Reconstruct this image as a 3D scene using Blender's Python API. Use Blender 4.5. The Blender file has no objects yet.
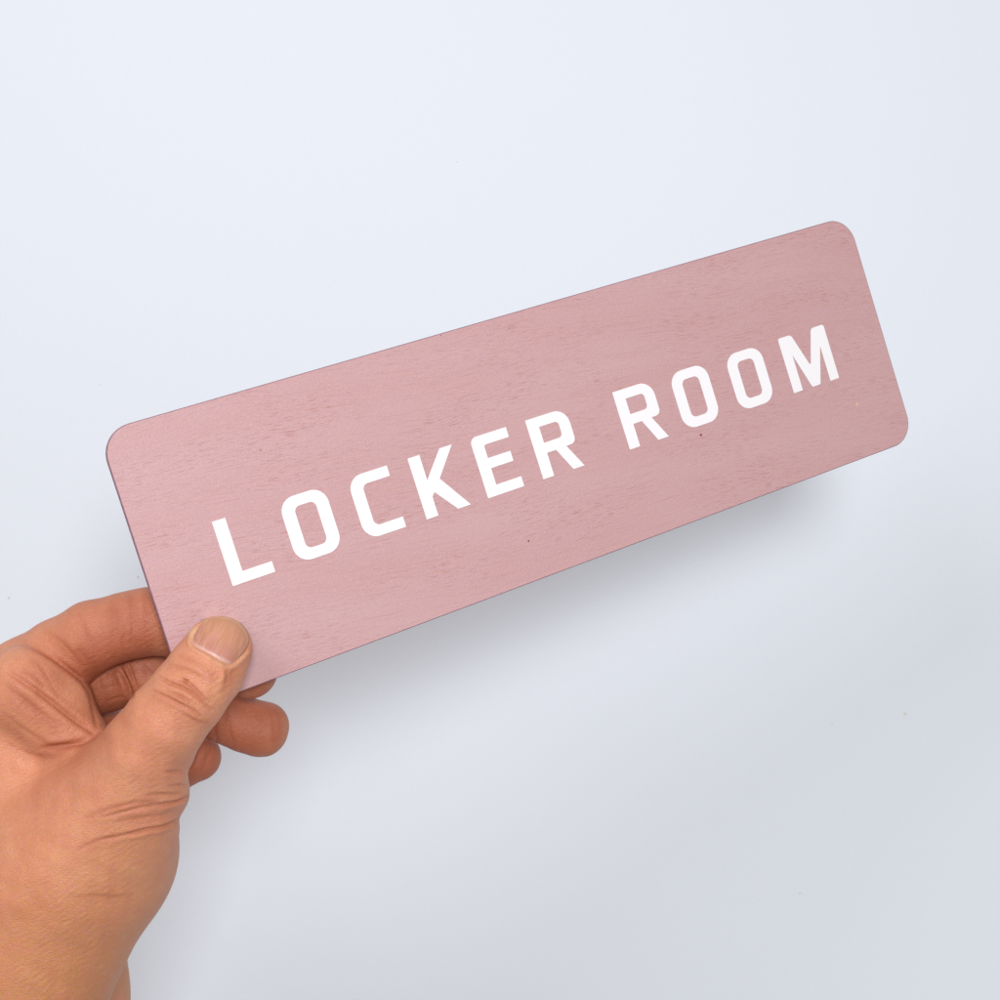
import bpy, bmesh, math, random
import numpy as np
from mathutils import Vector, Matrix

# ------------------------------------------------------------------ camera, world, lamps, exposure
S = bpy.context.scene
C = S.collection
F = 1600.0 / 1000.0              # focal length in frame widths
CAM_Z = 0.820                    # camera looks straight down on a white table
cam = bpy.data.objects.new('camera', bpy.data.cameras.new('camera'))
C.objects.link(cam)
cam.location = (0, 0, CAM_Z)
cam.data.sensor_width = 36.0
cam.data.lens = 36.0 * F
cam.data.clip_start = 0.02
cam.data.clip_end = 50
S.camera = cam

S.view_settings.view_transform = 'Standard'
S.view_settings.look = 'None'
S.view_settings.exposure = 0
S.view_settings.gamma = 1

W = bpy.data.worlds.new('World'); S.world = W; W.use_nodes = True
W.node_tree.nodes['Background'].inputs[0].default_value = (0.965, 0.95, 0.955, 1)
W.node_tree.nodes['Background'].inputs[1].default_value = 0.395

def area(name, loc, target, size, power, color, sy=None):
    L = bpy.data.lights.new(name, 'AREA'); L.energy = power; L.color = color
    L.shape = 'RECTANGLE'; L.size = size; L.size_y = sy or size
    o = bpy.data.objects.new(name, L); C.objects.link(o)
    o.location = loc
    o.rotation_euler = (Vector(target) - Vector(loc)).to_track_quat('-Z', 'Y').to_euler()
    return o
area('lamp_ceiling', (0.12, 0.18, 1.35), (0.04, -0.07, 0.05), 0.23, 8.9, (0.90, 0.945, 1.0))
area('lamp_window', (-.47, 0.52, 1.10), (-.1, 0.1, 0.05), 0.40, 4.3, (0.93, 0.955, 1.0))

# ------------------------------------------------------------------ helpers
def unproj(u, v, depth):
    """point seen at thousandth-of-frame coordinates (u, v), 'depth' metres below the lens"""
    return np.array([(u - 500.0) * depth / 1600.0, (500.0 - v) * depth / 1600.0, CAM_Z - depth])

def link(name, me, mat=None, parent=None, smooth=False):
    o = bpy.data.objects.new(name, me); C.objects.link(o)
    if mat: me.materials.append(mat)
    if parent: o.parent = parent
    if smooth:
        me.polygons.foreach_set('use_smooth', [True] * len(me.polygons))
    return o

class NT:
    def __init__(s, name):
        s.m = bpy.data.materials.new(name); s.m.use_nodes = True
        s.t = s.m.node_tree; s.b = s.t.nodes['Principled BSDF']
    def n(s, kind, **kw):
        nd = s.t.nodes.new(kind)
        for k, v in kw.items():
            if k.startswith('i_'):
                nd.inputs[k[2:].replace('_', ' ')].default_value = v
            else:
                setattr(nd, k, v)
        return nd
    def l(s, a, b): s.t.links.new(a, b)
    def math(s, op, a, b=None, clamp=False):
        nd = s.t.nodes.new('ShaderNodeMath'); nd.operation = op; nd.use_clamp = clamp
        for i, x in enumerate((a, b)):
            if x is None: continue
            if isinstance(x, (int, float)): nd.inputs[i].default_value = x
            else: s.l(x, nd.inputs[i])
        return nd.outputs[0]
    def ramp(s, fac, lo, hi):
        nd = s.t.nodes.new('ShaderNodeMapRange'); nd.clamp = True
        nd.inputs['From Min'].default_value = lo; nd.inputs['From Max'].default_value = hi
        s.l(fac, nd.inputs['Value']); return nd.outputs[0]
    def mix(s, fac, a, b, mode='MIX'):
        nd = s.t.nodes.new('ShaderNodeMix'); nd.data_type = 'RGBA'; nd.blend_type = mode
        for sock, x in ((nd.inputs['Factor'], fac), (nd.inputs['A'], a), (nd.inputs['B'], b)):
            if sock.type == 'RGBA' or not isinstance(x, (int, float, tuple)):
                pass
        fs = [i for i in nd.inputs if i.name == 'Factor' and i.type == 'VALUE'][0]
        As = [i for i in nd.inputs if i.name == 'A' and i.type == 'RGBA'][0]
        Bs = [i for i in nd.inputs if i.name == 'B' and i.type == 'RGBA'][0]
        for sock, x in ((fs, fac), (As, a), (Bs, b)):
            if isinstance(x, (int, float)): sock.default_value = x
            elif isinstance(x, tuple): sock.default_value = x if len(x) == 4 else x + (1,)
            else: s.l(x, sock)
        return [o for o in nd.outputs if o.type == 'RGBA'][0]
    def noise(s, vec, scale, detail=2, rough=0.5, mp=None):
        if mp:
            m = s.n('ShaderNodeMapping'); s.l(vec, m.inputs['Vector'])
            m.inputs['Scale'].default_value = mp; vec = m.outputs[0]
        nd = s.n('ShaderNodeTexNoise'); s.l(vec, nd.inputs['Vector'])
        nd.inputs['Scale'].default_value = scale; nd.inputs['Detail'].default_value = detail
        nd.inputs['Roughness'].default_value = rough
        return nd.outputs['Fac']
    def bump(s, h, strength, dist, prev=None):
        b = s.n('ShaderNodeBump'); b.inputs['Strength'].default_value = strength
        b.inputs['Distance'].default_value = dist; s.l(h, b.inputs['Height'])
        if prev: s.l(prev, b.inputs['Normal'])
        return b.outputs[0]

# ------------------------------------------------------------------ table
tm = NT('white_laminate')
co = tm.n('ShaderNodeTexCoord').outputs['Object']
base = (0.80, 0.82, 0.86)
spot = None
col = tm.mix(tm.math('MULTIPLY', tm.noise(co, 9, 3), 0.35), base, (0.785, 0.80, 0.83))
def speck(px, py, r, c, col):
    p = unproj(px, py, CAM_Z)
    vm = tm.n('ShaderNodeVectorMath', operation='DISTANCE'); tm.l(co, vm.inputs[0]); vm.inputs[1].default_value = p
    wob = tm.math('MULTIPLY', tm.noise(co, 900, 1), r * 1.3)
    d = tm.math('ADD', vm.outputs['Value'], wob)
    f = tm.math('SUBTRACT', 1.0, tm.ramp(d, r * 0.7, r * 1.7))
    return tm.mix(f, col, c)
for a in ((905, 714, .0011, (.72, .62, .45)), (800, 893, .0008, (.70, .66, .55)), (138, 577, .0006, (.35, .35, .40)),
          (100, 385, .0005, (.55, .56, .62)), (832, 723, .0006, (.62, .64, .72)), (9, 598, .0009, (.62, .60, .60)), (457, 162, .0005, (.6, .6, .62))):
    col = speck(*a, col)
tm.l(col, tm.b.inputs['Base Color'])
tm.b.inputs['Roughness'].default_value = 0.55
tm.b.inputs['Specular IOR Level'].default_value = 0.25
tm.l(tm.bump(tm.noise(co, 1400, 2), 0.12, 0.0004), tm.b.inputs['Normal'])
me = bpy.data.meshes.new('tabletop')
bm = bmesh.new(); bmesh.ops.create_grid(bm, x_segments=1, y_segments=1, size=2.5); bm.to_mesh(me); bm.free()
tb = link('tabletop', me, tm.m); tb['kind'] = 'structure'

# ------------------------------------------------------------------ sign pose from its four corners (300 x 90 mm board)
SW, SH, ST = 0.300, 0.090, 0.0018
PC = np.array([[98.1, 432.1], [848.0, 215.9], [914.5, 439.1], [190.0, 710.8]]) - 500
def homog(src, dst):
    A = []
    for (x, y), (u, v) in zip(src, dst):
        A.append([x, y, 1, 0, 0, 0, -u * x, -u * y, -u]); A.append([0, 0, 0, x, y, 1, -v * x, -v * y, -v])
    return np.linalg.svd(np.array(A))[2][-1].reshape(3, 3)
Hm = homog([[0, 0], [SW, 0], [SW, SH], [0, SH]], PC)
B = np.diag([1 / 1600., 1 / 1600., 1]) @ Hm
if B[2, 2] < 0: B = -B
sc = 2 / (np.linalg.norm(B[:, 0]) + np.linalg.norm(B[:, 1]))
B = B * sc
flip = np.diag([1, -1, -1])
ex = flip @ B[:, 0]; ex /= np.linalg.norm(ex)
ey = -(flip @ B[:, 1]); ey -= ex * (ex @ ey); ey /= np.linalg.norm(ey)
ez = np.cross(ex, ey)
org = flip @ B[:, 2] + np.array([0, 0, CAM_Z])           # top-left corner of the board's face
SM = Matrix(((ex[0], ey[0], ez[0], org[0]), (ex[1], ey[1], ez[1], org[1]), (ex[2], ey[2], ez[2], org[2]), (0, 0, 0, 1)))
print('SIGN corner heights', [round((org + ex * a + ey * b)[2], 4) for a, b in ((0, 0), (SW, 0), (SW, -SH), (0, -SH))], 'normal', ez)
def sign_z(u, v):
    """height (world z) of the board's face at picture position u, v"""
    d = np.array([(u - 500) / 1600., (500 - v) / 1600., -1.0]); o = np.array([0, 0, CAM_Z])
    t = ((org - o) @ ez) / (d @ ez)
    return (o + d * t)[2]

sign = bpy.data.objects.new('sign', None); C.objects.link(sign)
sign.matrix_world = SM
sign.empty_display_size = 0.02
sign['label'] = 'pink painted wooden sign with rounded corners and white lettering, held by the hand'
sign['category'] = 'sign'

def rounded_rect(w, h, r, seg=14):
    pts = []
    for cx, cy, a0 in ((w - r, -r, 90), (r, -r, 180), (r, -(h - r), 270), (w - r, -(h - r), 0)):
        arc = [(cx + r * math.cos(math.radians(a0 - 90 + 90 * k / seg)), cy + r * math.sin(math.radians(a0 - 90 + 90 * k / seg))) for k in range(seg + 1)]
        pts += arc
    # order: start at top-right going counter-clockwise
    return pts
def prism(me, loops, z0, z1, side_mat=None, bevel=0):
    """extrude filled outline (outer loop + holes) from z0 to z1"""
    cu = bpy.data.curves.new('tmp', 'CURVE'); cu.dimensions = '2D'; cu.fill_mode = 'BOTH'
    for lp in loops:
        sp = cu.splines.new('POLY'); sp.points.add(len(lp) - 1); sp.use_cyclic_u = True
        for p, (x, y) in zip(sp.points, lp): p.co = (x, y, 0, 1)
    cu.extrude = (z1 - z0) / 2 - bevel
    cu.bevel_depth = bevel; cu.bevel_resolution = 1; cu.offset = -bevel
    o = bpy.data.objects.new('tmp', cu); C.objects.link(o)
    dg = bpy.context.evaluated_depsgraph_get(); dg.update()
    m2 = bpy.data.meshes.new_from_object(o.evaluated_get(dg))
    bpy.data.objects.remove(o); bpy.data.curves.remove(cu)
    bm = bmesh.new(); bm.from_mesh(m2); bmesh.ops.remove_doubles(bm, verts=bm.verts, dist=1e-6)
    for v in bm.verts: v.co.z += (z0 + z1) / 2
    bmesh.ops.recalc_face_normals(bm, faces=bm.faces)
    for f in bm.faces:
        f.material_index = 1 if (side_mat is not None and f.normal.z < 0.98) else 0
    bm.to_mesh(me); bm.free(); bpy.data.meshes.remove(m2)

# board material: thin pink paint over open-grained ply
pm = NT('pink_painted_ply')
co = pm.n('ShaderNodeTexCoord').outputs['Object']
warp = pm.n('ShaderNodeTexNoise'); pm.l(co, warp.inputs['Vector']); warp.inputs['Scale'].default_value = 11; warp.inputs['Detail'].default_value = 1
wv = pm.n('ShaderNodeVectorMath', operation='MULTIPLY_ADD'); pm.l(warp.outputs['Color'], wv.inputs[0]); wv.inputs[1].default_value = (0, .016, 0); pm.l(co, wv.inputs[2])
gv = pm.n('ShaderNodeMapping'); pm.l(wv.outputs[0], gv.inputs['Vector']); gv.inputs['Rotation'].default_value = (0, 0, math.radians(6))
g = gv.outputs[0]
pores = pm.noise(g, 1, 2.0, .6, (210, 3000, 1))
patch = pm.noise(g, 1, 2, .5, (24, 70, 1))
pore_f = pm.math('MULTIPLY', pm.ramp(pores, .575, .68), pm.ramp(patch, .38, .75), True)
fine = pm.noise(g, 1, 3, .65, (420, 2600, 1))
broad = pm.noise(g, 1, 2, .5, (9, 60, 1))
chroma = pm.noise(co, 1500, 1, .5)
c0 = pm.mix(pm.ramp(broad, .3, .7), (.53, .303, .29), (.555, .34, .33))
c0 = pm.mix(pm.math('MULTIPLY', pm.ramp(fine, .35, .7), .30), c0, (.66, .33, .32))
c0 = pm.mix(pm.math('MULTIPLY', pm.ramp(chroma, .48, .72), .40), c0, (.60, .37, .48))
c0 = pm.mix(pm.math('MULTIPLY', pm.ramp(pm.noise(wv.outputs[0], 1250, 1), .52, .74), .40), c0, (.66, .40, .31))
long = pm.noise(g, 1, 2.0, .5, (45, 2700, 1))
c0 = pm.mix(pm.math('MULTIPLY', pm.ramp(long, .57, .68), .30), c0, (.46, .19, .17))
c0 = pm.mix(pm.math('MULTIPLY', pore_f, .80), c0, (.44, .15, .12))
def sdot(px, py, r, c, col):
    z = sign_z(px, py); p = unproj(px, py, CAM_Z - z) - org
    q = (float(p @ ex), float(p @ ey), 0)
    vm = pm.n('ShaderNodeVectorMath', operation='DISTANCE'); pm.l(co, vm.inputs[0]); vm.inputs[1].default_value = q
    return pm.mix(pm.math('SUBTRACT', 1.0, pm.ramp(vm.outputs['Value'], r * .6, r * 1.3)), col, c)
for a in ((528.5, 541, .00035, (.12, .04, .04)), (701, 435, .0005, (.22, .04, .05)), (857, 404, .0006, (.72, .45, .27)),
          (441, 335.5, .0002, (.15, .06, .05)), (260.5, 450, .00035, (.42, .16, .12))):
    c0 = sdot(*a, c0)
pm.l(c0, pm.b.inputs['Base Color'])
pm.b.inputs['Roughness'].default_value = .46
pm.b.inputs['Specular IOR Level'].default_value = .38
nb = pm.bump(pm.math('SUBTRACT', 1.0, pore_f), .35, .0004)
nb = pm.bump(fine, .3, .0004, nb)
nb = pm.bump(chroma, .25, .0003, nb)
pm.l(nb, pm.b.inputs['Normal'])
em = NT('scorched_ply_edge')
co = em.n('ShaderNodeTexCoord').outputs['Object']
em.l(em.mix(em.noise(co, 600, 2), (.16, .06, .09), (.40, .22, .26)), em.b.inputs['Base Color'])
em.b.inputs['Roughness'].default_value = .7

me = bpy.data.meshes.new('board')
prism(me, [rounded_rect(SW, SH, .0098)], -ST, 0, side_mat=True, bevel=.00028)
bd = link('board', me, pm.m, sign); me.materials.append(em.m)

wm = NT('white_vinyl')
co = wm.n('ShaderNodeTexCoord').outputs['Object']
wm.l(wm.mix(wm.noise(co, 900, 2), (.87, .82, .81), (.90, .85, .84)), wm.b.inputs['Base Color'])
wm.b.inputs['Roughness'].default_value = .5
wm.b.inputs['Specular IOR Level'].default_value = .3

# ---- letters, in board units: x as a fraction of the width, y down as a fraction of the height
CT, CB = 0.408, 0.6435
def P(x, y): return (x * SW, -y * SH)
def fillet(pts, rad):
    """pts: list of (x,y,r) metres -> polygon with rounded corners"""
    out = []; n = len(pts)
    for i in range(n):
        x, y, r = pts[i]
        if r <= 0: out.append((x, y)); continue
        p = Vector((x, y)); a = Vector(pts[i - 1][:2]); b = Vector(pts[(i + 1) % n][:2])
        da = (a - p).normalized(); db = (b - p).normalized()
        ang = da.angle(db); t = r / math.tan(ang / 2)
        t = min(t, (a - p).length * .499, (b - p).length * .499); rr = t * math.tan(ang / 2)
        c = p + (da + db).normalized() * (rr / math.sin(ang / 2))
        s = p + da * t; e = p + db * t
        a0 = math.atan2(s.y - c.y, s.x - c.x); a1 = math.atan2(e.y - c.y, e.x - c.x)
        d = (a1 - a0 + math.pi) % (2 * math.pi) - math.pi
        for k in range(9): out.append((c.x + rr * math.cos(a0 + d * k / 8), c.y + rr * math.sin(a0 + d * k / 8)))
    return out
def poly(pts): # x,y[,r mm]
    return fillet([P(p[0], p[1]) + ((p[2] * .001) if len(p) > 2 else 0,) for p in pts], 0)
SX = .0148; SY = .0395
RO, RI = 5.2, 2.0
def L_(x): return [[(x, CT), (x + SX, CT), (x + SX, CB - SY), (x + .0485, CB - SY), (x + .0485, CB), (x, CB)]]
def O_(x):
    w = .0545
    return [[(x, CT, RO), (x + w, CT, RO), (x + w, CB, RO), (x, CB, RO)],
            [(x + SX, CT + SY, RI), (x + w - SX, CT + SY, RI), (x + w - SX, CB - SY, RI), (x + SX, CB - SY, RI)]]
def C_(x):
    return [[(x, CT, RO), (x + .0492, CT), (x + .0492, CT + SY), (x + SX, CT + SY, RI), (x + SX, CB - SY, RI), (x + .0492, CB - SY), (x + .0492, CB), (x, CB, RO)]]
def K_(x):
    return [[(x, CT), (x + SX, CT), (x + SX, .506), (x + .0405, CT), (x + .0563, CT), (x + .0297, .515), (x + .0567, CB), (x + .0403, CB), (x + .0187, .556), (x + SX, .570), (x + SX, CB), (x, CB)]]
def E_(x):
    return [[(x, CT, 2.4), (x + .048, CT), (x + .048, CT + SY), (x + SX, CT + SY, .8), (x + SX, .499), (x + .0445, .499), (x + .0445, .539), (x + SX, .539), (x + SX, CB - SY), (x + .048, CB - SY), (x + .048, CB), (x, CB)]]
def R_(x):
    return [[(x, CT), (x + .0552, CT, 5.4), (x + .0552, .548, 4.6), (x + .0415, .550), (x + .0568, CB), (x + .0415, CB), (x + .0272, .5515), (x + SX, .5515), (x + SX, CB), (x, CB)],
            [(x + SX, .4475), (x + .0405, .4475, 1.5), (x + .0405, .511, 1.5), (x + SX, .511)]]
def M_(x):
    return [[(x, CT, 1.0), (x + .0205, CT, 1.8), (x + .0368, .560, .5), (x + .0532, CT, 1.8), (x + .0735, CT, 1.0), (x + .0735, CB), (x + .0592, CB), (x + .0592, .490),
             (x + .0430, CB, .8), (x + .0300, CB, .8), (x + .0143, .490), (x + .0143, CB), (x, CB)]]
for f, x in ((L_, .0833), (O_, .1581), (C_, .2400), (K_, .3152), (E_, .3944), (R_, .4683), (R_, .5894), (O_, .6708), (O_, .7548), (M_, .8388)):
    me = bpy.data.meshes.new('letter')
    prism(me, [poly(l) for l in f(x)], .00002, .00016)
    link('letter', me, wm.m, sign)

# ------------------------------------------------------------------ hand: one continuous surface from a distance field
ZR = sign_z(200, 680)                 # height of the board's face under the thumb
print('ZR', ZR, 'px/mm', 1.6 / (CAM_Z - ZR), 'slope u', (sign_z(250, 680) - ZR) * 1000, 'slope v', (sign_z(200, 730) - ZR) * 1000)
PXM = (CAM_Z - ZR) / 1.6 * 1e-3       # metres per picture unit at that height
def CP(u, v, z, r):
    """control ball: picture position, height above the board's corner in mm, radius in picture units"""
    h = ZR + z * .001
    p = unproj(u, v, CAM_Z - h)
    return np.array([*p, r * (CAM_Z - h) / 1600.])
def cone(a, b):
    a3, b3, r1, r2 = a[:3], b[:3], a[3], b[3]
    ba = b3 - a3; l2 = ba @ ba; rr = r1 - r2; a2 = l2 - rr * rr; il2 = 1 / l2
    def f(X):
        pa = X - a3.astype(np.float32); y = pa @ ba.astype(np.float32); z = y - l2
        t = pa * np.float32(l2) - y[:, None] * ba.astype(np.float32)
        x2 = np.einsum('ij,ij->i', t, t); y2 = y * y * l2; z2 = z * z * l2
        k = np.sign(rr) * rr * rr * x2
        d3 = (np.sqrt(x2 * a2 * il2) + y * rr) * il2 - r1
        dz = np.sqrt(x2 + z2) * il2 - r2; dy = np.sqrt(x2 + y2) * il2 - r1
        return np.where(np.sign(z) * a2 * z2 > k, dz, np.where(np.sign(y) * a2 * y2 < k, dy, d3)).astype(np.float32)
    lo = np.minimum(a3 - r1, b3 - r2); hi = np.maximum(a3 + r1, b3 + r2)
    return f, lo, hi
def ell(u, v, z, ru, rv, rz, rot=0, tilt=0):
    """ellipsoid; rot turns it in the picture plane (degrees)"""
    c = CP(u, v, z, 1); s = c[3]; c3 = c[:3].astype(np.float32)
    R = np.array(Matrix.Rotation(math.radians(rot), 3, 'Z') @ Matrix.Rotation(math.radians(tilt), 3, 'Y')).astype(np.float32)
    rad = np.array([ru * s, rv * s, rz * s], np.float32)
    def f(X):
        q = (X - c3) @ R
        k0 = np.linalg.norm(q / rad, axis=1); k1 = np.linalg.norm(q / (rad * rad), axis=1) + 1e-9
        return (k0 * (k0 - 1) / k1).astype(np.float32)
    m = rad.max()
    return f, c[:3] - m, c[:3] + m
def smin(a, b, k):
    h = np.maximum(k - np.abs(a - b), 0) / k
    return np.minimum(a, b) - h * h * h * k * (1 / 6.)
MM = .001
def chain(pts, k=2.0):
    ps = [CP(*p) for p in pts]
    return [(cone(ps[i], ps[i + 1]), k * MM) for i in range(len(ps) - 1)]
HAND = []   # list of groups: (primitives, blend with what came before in mm)
# palm, back of the hand, ball of the thumb, forearm
palm = []
palm += [(ell(64, 852, -28, 108, 104, 62, 0), 4 * MM)]
palm += [(ell(10, 905, -32, 122, 128, 70, 0), 12 * MM)]
palm += [(cone(CP(30, 800, -30, 78), CP(-5, 718, -26, 64)), 14 * MM)]
palm += [(cone(CP(0, 900, -40, 100), CP(-80, 780, -50, 90)), 14 * MM)]
palm += [(cone(CP(-70, 800, -55, 80), CP(-40, 700, -40, 45)), 12 * MM)]
palm += [(cone(CP(60, 870, -72, 62), CP(62, 1010, -66, 62)), 10 * MM)]          # little-finger side
palm += [(cone(CP(62, 1000, -60, 62), CP(10, 1180, -52, 74)), 12 * MM)]
palm += [(cone(CP(20, 980, -48, 84), CP(-70, 1180, -50, 88)), 14 * MM)]
palm += [(cone(CP(-20, 1150, -52, 92), CP(-150, 1460, -60, 128)), 16 * MM)]

HAND.append((palm, 0))
# thumb: root, knuckle, tip
thumb = []
tp = [CP(84, 852, -16, 90), CP(126, 790, -3, 58.5), CP(149, 748, 7, 44), CP(167, 720, 11.5, 40), CP(187, 696, 13, 38.5), CP(206, 671, 12.0, 37), CP(219, 649.5, 9.8, 33.5)]
thumb += [(cone(tp[i], tp[i + 1]), 3 * MM) for i in range(len(tp) - 1)]
HAND.append((thumb, 13 * MM))
heel = [(cone(CP(56, 884, -19, 92), CP(4, 1018, -27, 90)), 2 * MM), (cone(CP(4, 1018, -27, 90), CP(-60, 1190, -36, 96)), 8 * MM)]
HAND.append((heel, 9 * MM))
# web between thumb and forefinger
web = [(cone(CP(72, 735, -12, 34), CP(30, 690, -10, 44)), 8 * MM), (cone(CP(60, 700, -13, 30), CP(20, 690, -14, 42)), 6 * MM)]
HAND.append((web, 9 * MM))
FING = []
FING.append((chain([(-20, 712, -28, 50), (30, 679, -25, 42), (60, 657, -20, 37), (92, 636, -16, 33.5), (126, 626, -16.5, 31.5), (150, 621, -18, 31.5), (175, 623, -20, 31), (200, 636, -22, 30.5), (225, 650, -22, 29), (250, 671, -22, 27.5)], 5), 1.6 * MM))
FING.append((chain([(10, 760, -48, 46), (66, 690, -37, 35), (104, 678, -33, 33), (140, 672, -32, 31), (182, 684, -33, 29.5), (222, 712, -34, 28), (243, 724, -35, 25.5), (261, 730, -36, 25), (266, 725, -36, 22)], 4), 1.0 * MM))
FING.append((chain([(30, 820, -62, 44), (80, 748, -46, 33), (112, 742, -44, 31), (150, 745, -46, 29), (172, 762, -48, 28), (197, 757, -50, 24)], 4), 1.0 * MM))
FING.append((chain([(50, 870, -74, 40), (90, 800, -58, 28), (120, 792, -57, 27), (150, 800, -60, 24)], 4), 1.0 * MM))

def sdf(X, full=True):
    X = X.astype(np.float32)
    def grp(prims, pad):
        d = None
        for (f, lo, hi), k in prims:
            v = f(X)
            d = v if d is None else smin(d, v, max(k, 1e-5))
        return d
    d = grp(HAND[0][0], 0)
    for prims, k in HAND[1:]:
        d = smin(d, grp(prims, 0), k)
    for prims, k in FING:
        d = smin(d, grp(prims, 0), k)
    # the flesh yields against the board: nothing pushes into it
    q = X - org.astype(np.float32)
    lx = q @ ex.astype(np.float32); ly = q @ ey.astype(np.float32); lz = q @ ez.astype(np.float32)
    inb = np.maximum(np.maximum(-lx, lx - SW), np.maximum(ly, -SH - ly))
    slab = np.maximum(inb - .0002, np.abs(lz + ST / 2) - ST / 2 - .00005)
    return np.maximum(d, -slab)

def surface_nets(lo, hi, h):
    n = (np.ceil((hi - lo) / h / 6).astype(int) + 1) * 6 + 1
    xs = [lo[i] + h * np.arange(n[i]) for i in range(3)]
    D = np.empty(n, np.float32)
    # coarse pass over blocks of 6, exact values only in blocks the surface can cross
    cen = [x[3::6] for x in xs]
    g = np.stack(np.meshgrid(*cen, indexing='ij'), -1); shp = g.shape[:3]
    c = sdf(g.reshape(-1, 3)).reshape(shp)
    D[:] = 1.0
    D[:-1, :-1, :-1] = np.repeat(np.repeat(np.repeat(c, 6, 0), 6, 1), 6, 2)
    near = np.argwhere(np.abs(c) < h * 9)
    loc = np.stack(np.meshgrid(*[np.arange(6)] * 3, indexing='ij'), -1).reshape(-1, 3)
    for i in range(0, len(near), 3000):
        q = (near[i:i + 3000, None, :] * 6 + loc[None]).reshape(-1, 3)
        D[q[:, 0], q[:, 1], q[:, 2]] = sdf(lo + h * q)
    ins = D < 0
    cell = np.zeros(n - 1, bool); cnt = np.zeros(n - 1, np.int16); acc = np.zeros((*(n - 1), 3), np.float32)
    offs = [(a, b, c) for a in (0, 1) for b in (0, 1) for c in (0, 1)]
    def sl(o): return tuple(slice(o[i], o[i] + n[i] - 1) for i in range(3))
    for o in offs:
        for ax in range(3):
            if o[ax]: continue
            o2 = list(o); o2[ax] = 1
            a, b = D[sl(o)], D[sl(o2)]
            m = (a < 0) != (b < 0)
            t = np.where(m, a / np.where(m, a - b, 1), 0)
            for k in range(3):
                acc[..., k] += np.where(m, (t if k == ax else o[k]), 0)
            cnt += m
    act = cnt > 0
    idx = -np.ones(n - 1, np.int64); idx[act] = np.arange(act.sum())
    ijk = np.argwhere(act)
    V = lo + h * (ijk + acc[act] / cnt[act][:, None])
    Fs = []
    for ax in range(3):
        b, c = (ax + 1) % 3, (ax + 2) % 3
        s0 = [slice(1, n[i] - 1) for i in range(3)]; s1 = list(s0)
        s0[ax] = slice(0, n[ax] - 1); s1[ax] = slice(1, n[ax])
        A, Bv = ins[tuple(s0)], ins[tuple(s1)]
        for flipf, m in ((False, A & ~Bv), (True, ~A & Bv)):
            e = np.argwhere(m)
            if not len(e): continue
            e = e + np.array([0 if i == ax else 1 for i in range(3)])
            q = []
            for db, dc in ((0, 0), (-1, 0), (-1, -1), (0, -1)):
                w = e.copy(); w[:, b] += db; w[:, c] += dc
                q.append(idx[w[:, 0], w[:, 1], w[:, 2]])
            q = np.stack(q, 1)
            Fs.append(q[:, ::-1] if flipf else q)
    return V, np.concatenate(Fs)

def to_mesh(V, Q, name):
    me = bpy.data.meshes.new(name)
    me.vertices.add(len(V)); me.vertices.foreach_set('co', np.asarray(V, np.float32).ravel())
    me.loops.add(Q.size); me.loops.foreach_set('vertex_index', Q.astype(np.int32).ravel())
    me.polygons.add(len(Q)); me.polygons.foreach_set('loop_start', np.arange(0, Q.size, 4, dtype=np.int32))
    me.update(calc_edges=True); me.validate()
    return me

lo = unproj(-330, 1600, CAM_Z - ZR + .09); lo[2] = ZR - .115
hi = unproj(300, 570, CAM_Z - ZR + .04); hi[2] = ZR + .035
V, Q = surface_nets(lo, hi, .00125)
me = to_mesh(V, Q, 'hand')
o = bpy.data.objects.new('tmp', me); C.objects.link(o)
md = o.modifiers.new('s', 'SUBSURF'); md.subdivision_type = 'CATMULL_CLARK'; md.levels = 2
dg = bpy.context.evaluated_depsgraph_get(); dg.update()
me2 = bpy.data.meshes.new_from_object(o.evaluated_get(dg)); bpy.data.objects.remove(o); bpy.data.meshes.remove(me); me = me2
me.name = 'hand'
nv = len(me.vertices); V = np.empty(nv * 3, np.float32); me.vertices.foreach_get('co', V); V = V.reshape(-1, 3).astype(np.float64)
def grad(X, e=.00025):
    T = np.array([[1, -1, -1], [-1, -1, 1], [-1, 1, -1], [1, 1, 1]], float)
    g = sum(T[i] * sdf(X + T[i] * e)[:, None] for i in range(4))
    return g / (np.linalg.norm(g, axis=1, keepdims=True) + 1e-9)
N = grad(V)
V = V - N * np.clip(sdf(V), -.0008, .0008)[:, None]
me.vertices.foreach_set('co', V.astype(np.float32).ravel()); me.update()
N = np.empty(nv * 3, np.float32); me.vertex_normals.foreach_get('vector', N); N = N.reshape(-1, 3).astype(np.float64)
print('HAND verts', nv)

def uv_of(X):
    d = CAM_Z - X[:, 2]
    return X[:, 0] / d * 1600 + 500, 500 - X[:, 1] / d * 1600
U_, V_ = uv_of(V)
hz = (V[:, 2] - ZR) * 1000
front = np.clip((N[:, 2] + .05) / .35, 0, 1)
def pdist(px, py, pts):
    """distance to a polyline and position 0..1 along it"""
    pts = np.array(pts, float); best = np.full(len(px), 1e9); par = np.zeros(len(px)); side = np.zeros(len(px))
    seg = np.linalg.norm(np.diff(pts, axis=0), axis=1); tot = seg.sum(); run = 0
    for i in range(len(pts) - 1):
        a, b = pts[i], pts[i + 1]; ab = b - a
        t = np.clip(((px - a[0]) * ab[0] + (py - a[1]) * ab[1]) / (ab @ ab), 0, 1)
        dx = px - a[0] - t * ab[0]; dy = py - a[1] - t * ab[1]; d = np.hypot(dx, dy)
        m = d < best
        best[m] = d[m]; par[m] = ((run + t * seg[i]) / tot)[m]; side[m] = (ab[0] * dy - ab[1] * dx)[m]
        run += seg[i]
    return best, par, np.sign(side)
disp = np.zeros(nv); red_shade = np.zeros(nv)
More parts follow.
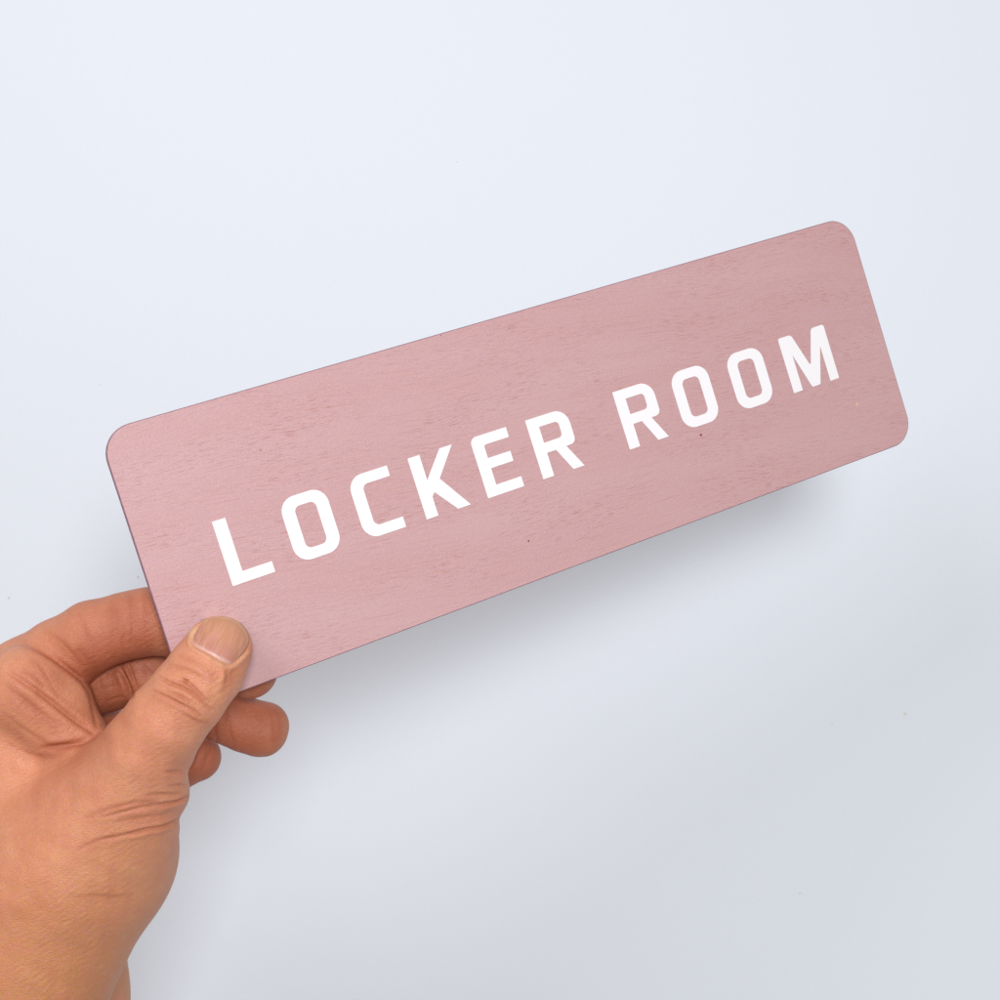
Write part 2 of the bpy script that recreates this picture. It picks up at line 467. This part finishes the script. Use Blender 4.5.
def crease(pts, depth, width, zmin=-999, zmax=999, ridge=0.35, taper=True, redshade_v=.3):
    global disp, red_shade
    # smooth the line
    p = np.array(pts, float)
    for _ in range(2):
        q = [p[0]]
        for i in range(len(p) - 1): q += [p[i] * .75 + p[i + 1] * .25, p[i] * .25 + p[i + 1] * .75]
        q.append(p[-1]); p = np.array(q)
    m = (U_ > p[:, 0].min() - 20) & (U_ < p[:, 0].max() + 20) & (V_ > p[:, 1].min() - 20) & (V_ < p[:, 1].max() + 20) & (hz > zmin) & (hz < zmax) & (front > 0)
    ii = np.nonzero(m)[0]
    d, t, s = pdist(U_[ii], V_[ii], p)
    w = np.sin(np.pi * np.clip(t, .001, .999)) ** .5 if taper else np.ones(len(ii))
    fr = front[ii]
    disp[ii] += (-depth * np.exp(-(d / width) ** 2) + depth * ridge * np.exp(-((d - 2.3 * width) / (1.4 * width)) ** 2)) * w * fr
    red_shade[ii] += redshade_v * np.exp(-(d / (width * 2.2)) ** 2) * w  # reddens the crease and darkens it, shade painted into the skin
zf = -8
# thumb joint creases
def zo3(x, y): return (120 + x / 5.5556, 580 + y / 5.5556)
def zo1(x, y): return (x / 3.3333, 570 + y / 3.3333)
def zo2(x, y): return (x / 3.846, 740 + y / 3.846)
T3 = [([(200, 530), (290, 580), (360, 600), (430, 650), (480, 700), (520, 730)], .42, 1.5),
      ([(330, 545), (400, 590), (450, 640), (500, 690)], .40, 1.6),
      ([(260, 470), (340, 490), (420, 520), (470, 560)], .14, 1.6),
      ([(180, 620), (260, 650), (330, 690), (400, 720), (470, 780)], .26, 1.7),
      ([(250, 620), (330, 640), (420, 700)], .2, 1.3),
      ([(350, 555), (385, 565)], .3, 1.3),
      ([(310, 420), (400, 450), (480, 500), (550, 560)], .10, 1.8),
      ([(340, 740), (430, 790), (500, 800)], .12, 1.6),
      ([(590, 500), (600, 540), (580, 580)], .25, 1.8),
      ([(640, 480), (610, 560), (560, 640)], .12, 2.5)]
for pts, dp, w in T3: crease([zo3(*p) for p in pts], dp * 1.7 * MM, w, zf, redshade_v=.5)
T2 = [([(775, 180), (735, 200), (700, 222), (660, 240), (610, 250)], 1.0, 1.7),
      ([(760, 285), (715, 302), (670, 320), (610, 338), (550, 350), (490, 362)], .85, 1.7),
      ([(640, 245), (560, 256), (470, 275), (380, 300)], .22, 1.8), ([(560, 350), (470, 368), (390, 385)], .25, 1.8),
      ([(700, 270), (620, 290), (540, 300), (430, 320)], .18, 2.2),
      ([(720, 130), (680, 130), (630, 125)], .3, 1.6), ([(700, 205), (640, 205), (560, 215)], .2, 1.6),
      ([(600, 240), (520, 240), (430, 260), (330, 300)], .18, 2.0),
      ([(450, 370), (380, 385), (300, 420)], .14, 2.2),
      ([(740, 165), (700, 172), (640, 180)], .22, 1.5),
      ([(520, 600), (440, 612), (360, 600), (270, 610)], .10, 2.0)]
for pts, dp, w in T2: crease([zo2(*p) for p in pts], dp * 1.3 * MM, w, -60, redshade_v=.45)
T1 = [([(20, 335), (90, 380), (160, 430), (240, 495), (320, 548)], .9, 2.6),
      ([(320, 548), (270, 575), (215, 585), (150, 590)], 1.0, 2.6),
      ([(60, 240), (140, 270), (215, 320), (270, 365), (300, 400), (315, 470), (322, 530)], .55, 2.3),
      ([(240, 590), (180, 600), (130, 590)], .4, 2.4),
      ([(0, 380), (60, 420), (130, 480), (190, 540)], .25, 3.5),
      ([(70, 330), (110, 340), (150, 390)], .2, 3.5)]
for pts, dp, w in T1: crease([zo1(*p) for p in pts], dp * MM, w, -45, redshade_v=.55)
FT = [([(222, 704), (216, 716), (214, 732), (218, 744)], .35, 2.2), ([(232, 703), (228, 716), (229, 730), (232, 744)], .18, 1.8), ([(206, 742), (199, 752), (194, 768)], .35, 2.0), ([(214, 744), (208, 756), (203, 772)], .16, 1.8),
      ([(276, 708), (281, 722), (280, 740)], .10, 1.6), ([(270, 706), (275, 722), (273, 744)], .10, 1.6), ([(248, 694), (258, 690), (266, 684)], .15, 1.6)]
for pts, dp, w in FT: crease(pts, dp * MM, w, -90, -10, redshade_v=.35)
TX = [([(40, 628), (60, 640), (80, 662), (92, 680)], .15, 2.0), ([(112, 600), (116, 620), (112, 645)], .15, 2.2), ([(78, 608), (84, 630), (96, 655)], .18, 2.4), ([(130, 594), (133, 620), (131, 650)], .12, 1.8), ([(145, 592), (147, 620), (146, 645)], .10, 1.8),
      ([(10, 690), (40, 712), (66, 730)], .2, 2.2), ([(0, 712), (30, 735), (55, 748)], .22, 2.4), ([(0, 740), (30, 756), (60, 762)], .16, 2.4), ([(30, 655), (46, 672), (60, 700)], .14, 2.2), ([(95, 676), (104, 690), (108, 712)], .15, 1.8), ([(142, 666), (148, 676)], .2, 1.6)]
for pts, dp, w in TX: crease(pts, dp * MM, w, -45, redshade_v=.3)
TF = [([(425, 300), (410, 240), (420, 190)], .25, 2.0), ([(470, 290), (455, 240), (450, 180)], .12, 2.0), ([(300, 385), (350, 350), (400, 325)], .3, 2.0),
      ([(330, 370), (290, 300), (250, 260)], .15, 2.5), ([(398, 322), (412, 350), (428, 385), (440, 430)], 1.3, 2.2), ([(425, 310), (440, 350), (456, 395)], .6, 1.6), ([(340, 400), (380, 385), (410, 380)], .15, 1.6), ([(350, 440), (390, 425), (425, 420)], .15, 1.6), ([(480, 310), (500, 330), (515, 345)], .2, 1.6)]
for pts, dp, w in TF: crease([zo1(*p) for p in pts], dp * MM, w, -45, redshade_v=.5)
# fine parallel skin lines over the back and the thumb (diagonal)
rng = np.random.default_rng(5)
def wob(x, y, s, seed):
    r = np.random.default_rng(seed); out = np.zeros(len(x))
    for _ in range(9):
        a = r.uniform(0, 2 * np.pi); f = r.uniform(.5, 1.8) / s
        out += np.sin((x * np.cos(a) + y * np.sin(a)) * f * 2 * np.pi + r.uniform(0, 6.28))
    return out / 9
disp += wob(U_, V_, 30, 1) * .30 * MM * front
disp += wob(U_, V_, 11, 2) * .06 * MM * front
ln = np.sin((U_ * .45 + V_ * .9) * 1.05 + 6 * wob(U_, V_, 40, 3)) * np.clip(wob(U_, V_, 26, 4) * 2 + .45, 0, 1)
disp += ln * .036 * MM * front * np.clip((hz + 45) / 15, 0, 1)
# tendon running to the thumb and soft hollow beside it
for pts, dp, w in (([(0, 905), (60, 850), (110, 790), (150, 735)], .9, 22), ([(0, 780), (60, 760), (110, 735)], .6, 14)):
    d, t, s = pdist(U_, V_, pts); disp += dp * MM * np.exp(-(d / w) ** 2) * front
for pts, dp, w in (([(20, 770), (70, 752), (100, 738)], .8, 12), ([(120, 900), (60, 960)], .6, 30)):
    d, t, s = pdist(U_, V_, pts); disp -= dp * MM * np.exp(-(d / w) ** 2) * front

# folds that show in the outline at the thumb's root
for u, v, r, a in ((181, 797, 11, 1.0), (182, 770, 7, -1.1), (186, 785, 6, .3), (181, 819, 7, -.6)):
    disp += a * MM * np.exp(-((U_ - u) ** 2 * .5 + (V_ - v) ** 2) / r ** 2) * (hz > -40)
# nail bed
NAIL = [zo3(*p) for p in ((488, 203), (525, 196), (570, 196), (615, 206), (655, 226), (692, 262), (715, 305), (719, 345), (698, 392), (665, 432), (628, 468), (598, 474),
                          (555, 452), (510, 425), (465, 398), (425, 378), (398, 352), (405, 318), (425, 280), (455, 240))]
def smooth_closed(p, it=3):
    p = np.array(p, float)
    for _ in range(it):
        n = np.roll(p, -1, 0); p = np.stack([p * .75 + n * .25, p * .25 + n * .75], 1).reshape(-1, 2)
    return p
NP = smooth_closed(NAIL)
def inside(px, py, P_):
    c = np.zeros(len(px), bool); n = len(P_)
    for i in range(n):
        x1, y1 = P_[i - 1]; x2, y2 = P_[i]
        m = ((y1 > py) != (y2 > py)) & (px < (x2 - x1) * (py - y1) / (y2 - y1 + 1e-12) + x1); c ^= m
    return c
loc = np.nonzero((U_ > 175) & (U_ < 270) & (V_ > 598) & (V_ < 690) & (hz > 0) & (N[:, 2] > 0))[0]
dn, tn, sn = pdist(U_[loc], V_[loc], np.vstack([NP, NP[:1]]))
ins = inside(U_[loc], V_[loc], NP); sd = np.where(ins, -dn, dn)
ncx, ncy = NP.mean(0)
ax = np.array([.40, -.917])       # towards the tip of the thumb
along = (U_[loc] - ncx) * ax[0] + (V_[loc] - ncy) * ax[1]
prox = np.clip((12 - along) / 14, 0, 1)
disp[loc] *= np.where(sd < 5, np.clip(.2 + sd / 8, 0, 1), 1)
disp[loc] += np.where(ins, -.55 * MM * np.clip(dn / 3, 0, 1), 0)
disp[loc] += (.38 + .22 * wob(U_[loc], V_[loc], 9, 8)) * MM * prox * np.exp(-((sd - 3.2) / 2.4) ** 2)
disp[loc] -= .25 * MM * np.exp(-((sd - .3) / 1.1) ** 2)
red_shade[loc] += .25 * np.exp(-((sd - 1) / 2.5) ** 2) * prox

V2 = V + N * disp[:, None]
me.vertices.foreach_set('co', V2.astype(np.float32).ravel())
# redness of knuckles and folds, with shade on the rear fingers painted in
def spotr(u, v, r, a, zmin=-999, zmax=999):
    global red_shade
    red_shade += a * np.exp(-((U_ - u) ** 2 + (V_ - v) ** 2) / r ** 2) * ((hz > zmin) & (hz < zmax))
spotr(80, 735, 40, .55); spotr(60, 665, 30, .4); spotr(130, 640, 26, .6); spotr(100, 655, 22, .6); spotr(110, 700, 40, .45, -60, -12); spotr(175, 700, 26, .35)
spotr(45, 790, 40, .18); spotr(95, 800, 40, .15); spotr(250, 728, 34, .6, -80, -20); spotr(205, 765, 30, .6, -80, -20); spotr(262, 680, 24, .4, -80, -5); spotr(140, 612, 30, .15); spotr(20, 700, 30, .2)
def sstep(x, a, b):
    t = np.clip((x - a) / (b - a), 0, 1); return t * t * (3 - 2 * t)
# finger flush plus painted shade, fading out over the fold of the web
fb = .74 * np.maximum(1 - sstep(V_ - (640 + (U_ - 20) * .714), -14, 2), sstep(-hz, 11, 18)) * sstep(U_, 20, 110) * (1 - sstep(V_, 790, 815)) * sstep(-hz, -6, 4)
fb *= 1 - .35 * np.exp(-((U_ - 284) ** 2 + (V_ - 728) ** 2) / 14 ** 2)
red_shade += fb * (1 + .25 * wob(U_, V_, 22, 12))
yel_shade = np.clip((V_ - 820) / 160, 0, 1) * .6 + .25 * np.exp(-((U_ - 110) ** 2 + (V_ - 850) ** 2) / 40 ** 2)  # yellower lower hand, with its weaker light painted into the tone
for nm, arr in (('flush_shade', red_shade), ('tan', yel_shade)):
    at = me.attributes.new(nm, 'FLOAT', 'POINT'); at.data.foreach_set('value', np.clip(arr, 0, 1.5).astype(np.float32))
at = me.attributes.new('palecut', 'FLOAT', 'POINT')
pc = np.zeros(nv)
pc[loc] += .45 * np.exp(-((sd - 1.6) / 2.2) ** 2) * np.clip((2 - along) / 8, 0, 1)
pc[loc] += .5 * np.exp(-((sd - 1.2) / 1.8) ** 2) * np.clip((along - 6) / 8, 0, 1)
pc[loc] += .6 * np.exp(-((U_[loc] - 194) ** 2 + (V_[loc] - 630) ** 2) / 9 ** 2)
at.data.foreach_set('value', np.clip(pc, 0, 1).astype(np.float32))

sk = NT('skin')
co = sk.n('ShaderNodeTexCoord').outputs['Object']
A = lambda n: sk.n('ShaderNodeAttribute', attribute_name=n).outputs['Fac']
c = sk.mix(sk.ramp(sk.noise(co, 60, 3, .6), .3, .7), (.63, .235, .12), (.71, .31, .17))
c = sk.mix(sk.math('MULTIPLY', A('tan'), .85, True), c, (.47, .195, .045))  # browner lower hand, its shade painted in with the same tone
c = sk.mix(sk.math('MULTIPLY', sk.ramp(sk.noise(co, 420, 3, .6), .48, .72), .35), c, (.62, .19, .12))
c = sk.mix(sk.math('MULTIPLY', sk.ramp(sk.noise(co, 1150, 2, .6), .50, .72), .42), c, (.54, .28, .05))
off = sk.n('ShaderNodeMapping'); sk.l(co, off.inputs[0]); off.inputs['Location'].default_value = (3, 5, 7)
c = sk.mix(sk.math('MULTIPLY', sk.ramp(sk.noise(off.outputs[0], 1000, 2, .6), .50, .72), .48), c, (.64, .24, .24))
c = sk.mix(sk.math('MULTIPLY', sk.ramp(sk.noise(off.outputs[0], 1600, 2, .6), .52, .76), .22), c, (.34, .11, .05))
c = sk.mix(sk.math('MULTIPLY', sk.ramp(sk.noise(off.outputs[0], 130, 3, .6), .50, .68), .35), c, (.60, .20, .12))
c = sk.mix(sk.math('MULTIPLY', A('flush_shade'), .80, True), c, (.43, .125, .06))  # flush and painted shade share one dark red-brown
c = sk.mix(sk.math('MULTIPLY', A('palecut'), .6, True), c, (.80, .52, .30))
sk.l(c, sk.b.inputs['Base Color'])
sk.b.inputs['Roughness'].default_value = .48
sk.b.inputs['Specular IOR Level'].default_value = .38
sk.b.inputs['Subsurface Weight'].default_value = .12
sk.b.inputs['Subsurface Radius'].default_value = (1.0, .35, .18)
sk.b.inputs['Subsurface Scale'].default_value = .0025
vo = sk.n('ShaderNodeTexVoronoi'); vo.feature = 'DISTANCE_TO_EDGE'; vo.inputs['Scale'].default_value = 1150
mp = sk.n('ShaderNodeMapping'); sk.l(co, mp.inputs[0]); mp.inputs['Rotation'].default_value = (0, 0, math.radians(28)); mp.inputs['Scale'].default_value = (.6, 1.25, 1)
sk.l(mp.outputs[0], vo.inputs['Vector'])
nb = sk.bump(sk.ramp(vo.outputs['Distance'], 0, .18), .32, .00028)
nb = sk.bump(sk.noise(mp.outputs[0], 1900, 3, .6), .40, .0003, nb)
nb = sk.bump(sk.noise(co, 420, 3, .6), .22, .0006, nb)
sk.l(nb, sk.b.inputs['Normal'])
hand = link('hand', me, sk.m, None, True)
hand['label'] = 'left hand reaching in from the lower left, thumb on the sign and fingers behind it'
hand['category'] = 'hand'

# nail plate
def front_z(u, v, z0=30, z1=-5):
    """height (mm over the board corner) where the sight line meets the thumb"""
    z = np.full(len(u), float(z0))
    for _ in range(60):
        h = ZR + z * MM; d = CAM_Z - h
        X = np.stack([(u - 500) * d / 1600, (500 - v) * d / 1600, h], 1)
        z = z - np.maximum(sdf(X), -.0002) * 1000 * .8
    return z
rings = 16; npt = len(NP)
vs, al = [], []
for k in range(rings + 1):
    t = (k / rings) ** .8
    u = ncx + (NP[:, 0] - ncx) * t; v = ncy + (NP[:, 1] - ncy) * t
    z = front_z(u, v)
    a = ((NP[:, 0] - ncx) * ax[0] + (NP[:, 1] - ncy) * ax[1]) * t
    side = (u - ncx) * ax[1] - (v - ncy) * ax[0]
    z = z + .30 * (1 - t ** 12) - .10 - .30 * np.clip(-a / 14, 0, 1) * t ** 4 + .12 * np.cos(side * .5) * (1 - t ** 4) * .3
    z = z + np.clip(a / 22, 0, 1) * .25
    d = CAM_Z - ZR - z * MM
    vs.append(np.stack([(u - 500) * d / 1600, (500 - v) * d / 1600, CAM_Z - d], 1)); al.append(a)
low = vs[-1].copy(); low[:, 2] -= .0009; vs.append(low); al.append(al[-1])
NVt = np.concatenate(vs); AL = np.concatenate(al)
R_n = rings + 2
faces = []
for k in range(R_n - 1):
    for i in range(npt):
        j = (i + 1) % npt
        faces.append((k * npt + i, (k + 1) * npt + i, (k + 1) * npt + j, k * npt + j))
nm = bpy.data.meshes.new('fingernail'); nm.from_pydata([tuple(p) for p in NVt], [], faces)
bm = bmesh.new(); bm.from_mesh(nm); bmesh.ops.remove_doubles(bm, verts=bm.verts[:], dist=1e-7); bmesh.ops.recalc_face_normals(bm, faces=bm.faces[:])
bm.to_mesh(nm); bm.free()
co3 = np.empty(len(nm.vertices) * 3, np.float32); nm.vertices.foreach_get('co', co3); co3 = co3.reshape(-1, 3)
if sum(p.normal.z * p.area for p in nm.polygons) < 0: nm.flip_normals()
uu, vv = uv_of(co3.astype(float))
aln = (uu - ncx) * ax[0] + (vv - ncy) * ax[1]; sdn = (uu - ncx) * -ax[1] + (vv - ncy) * ax[0]
dd, _, _ = pdist(uu, vv, np.vstack([NP, NP[:1]]))
LB = np.array([zo3(*p) for p in ((392, 360), (440, 392), (500, 420), (560, 452), (602, 480))])
lb, lt, _ = pdist(uu, vv, LB)
for n_, arr in (('along', aln), ('across', sdn), ('rim', dd), ('lunula', lb)):
    at = nm.attributes.new(n_, 'FLOAT', 'POINT'); at.data.foreach_set('value', arr.astype(np.float32))
nl = NT('nail')
A = lambda n: nl.n('ShaderNodeAttribute', attribute_name=n).outputs['Fac']
co = nl.n('ShaderNodeTexCoord').outputs['Object']
c = nl.mix(nl.ramp(A('along'), -14, 20), (.46, .18, .125), (.56, .25, .12))
cx = nl.n('ShaderNodeCombineXYZ'); nl.l(nl.math('MULTIPLY', A('across'), .9), cx.inputs[0]); nl.l(nl.math('MULTIPLY', A('along'), .05), cx.inputs[1])
st = nl.noise(cx.outputs[0], 1, 2)
c = nl.mix(nl.math('MULTIPLY', nl.ramp(st, .45, .7), .35), c, (.76, .45, .26))  # pale lengthwise streaks, painted as faint highlights
c = nl.mix(nl.math('MULTIPLY', nl.ramp(nl.noise(co, 300, 2), .45, .7), .3), c, (.60, .26, .24))
lun = nl.math('SUBTRACT', 1.0, nl.ramp(nl.math('ADD', A('lunula'), nl.math('MULTIPLY', nl.noise(co, 600, 2), 5.0)), 5.4, 8.0))
c = nl.mix(nl.math('MULTIPLY', lun, .55), c, (.70, .44, .37))
tipf = nl.math('MULTIPLY', nl.math('SUBTRACT', 1.0, nl.ramp(A('rim'), 1.2, 3.2)), nl.ramp(A('along'), 4, 12))
c = nl.mix(nl.math('MULTIPLY', tipf, .55), c, (.80, .55, .30))
rt = nl.math('MULTIPLY', nl.math('SUBTRACT', 1.0, nl.ramp(A('rim'), .4, 1.8)), nl.ramp(A('across'), 8, 14))
c = nl.mix(nl.math('MULTIPLY', rt, .6), c, (.35, .14, .05))
nl.l(c, nl.b.inputs['Base Color']); nl.b.inputs['Roughness'].default_value = .33
nl.b.inputs['Specular IOR Level'].default_value = .45
nl.l(nl.bump(st, .25, .0003), nl.b.inputs['Normal'])
nail = link('fingernail', nm, nl.m, hand, True)
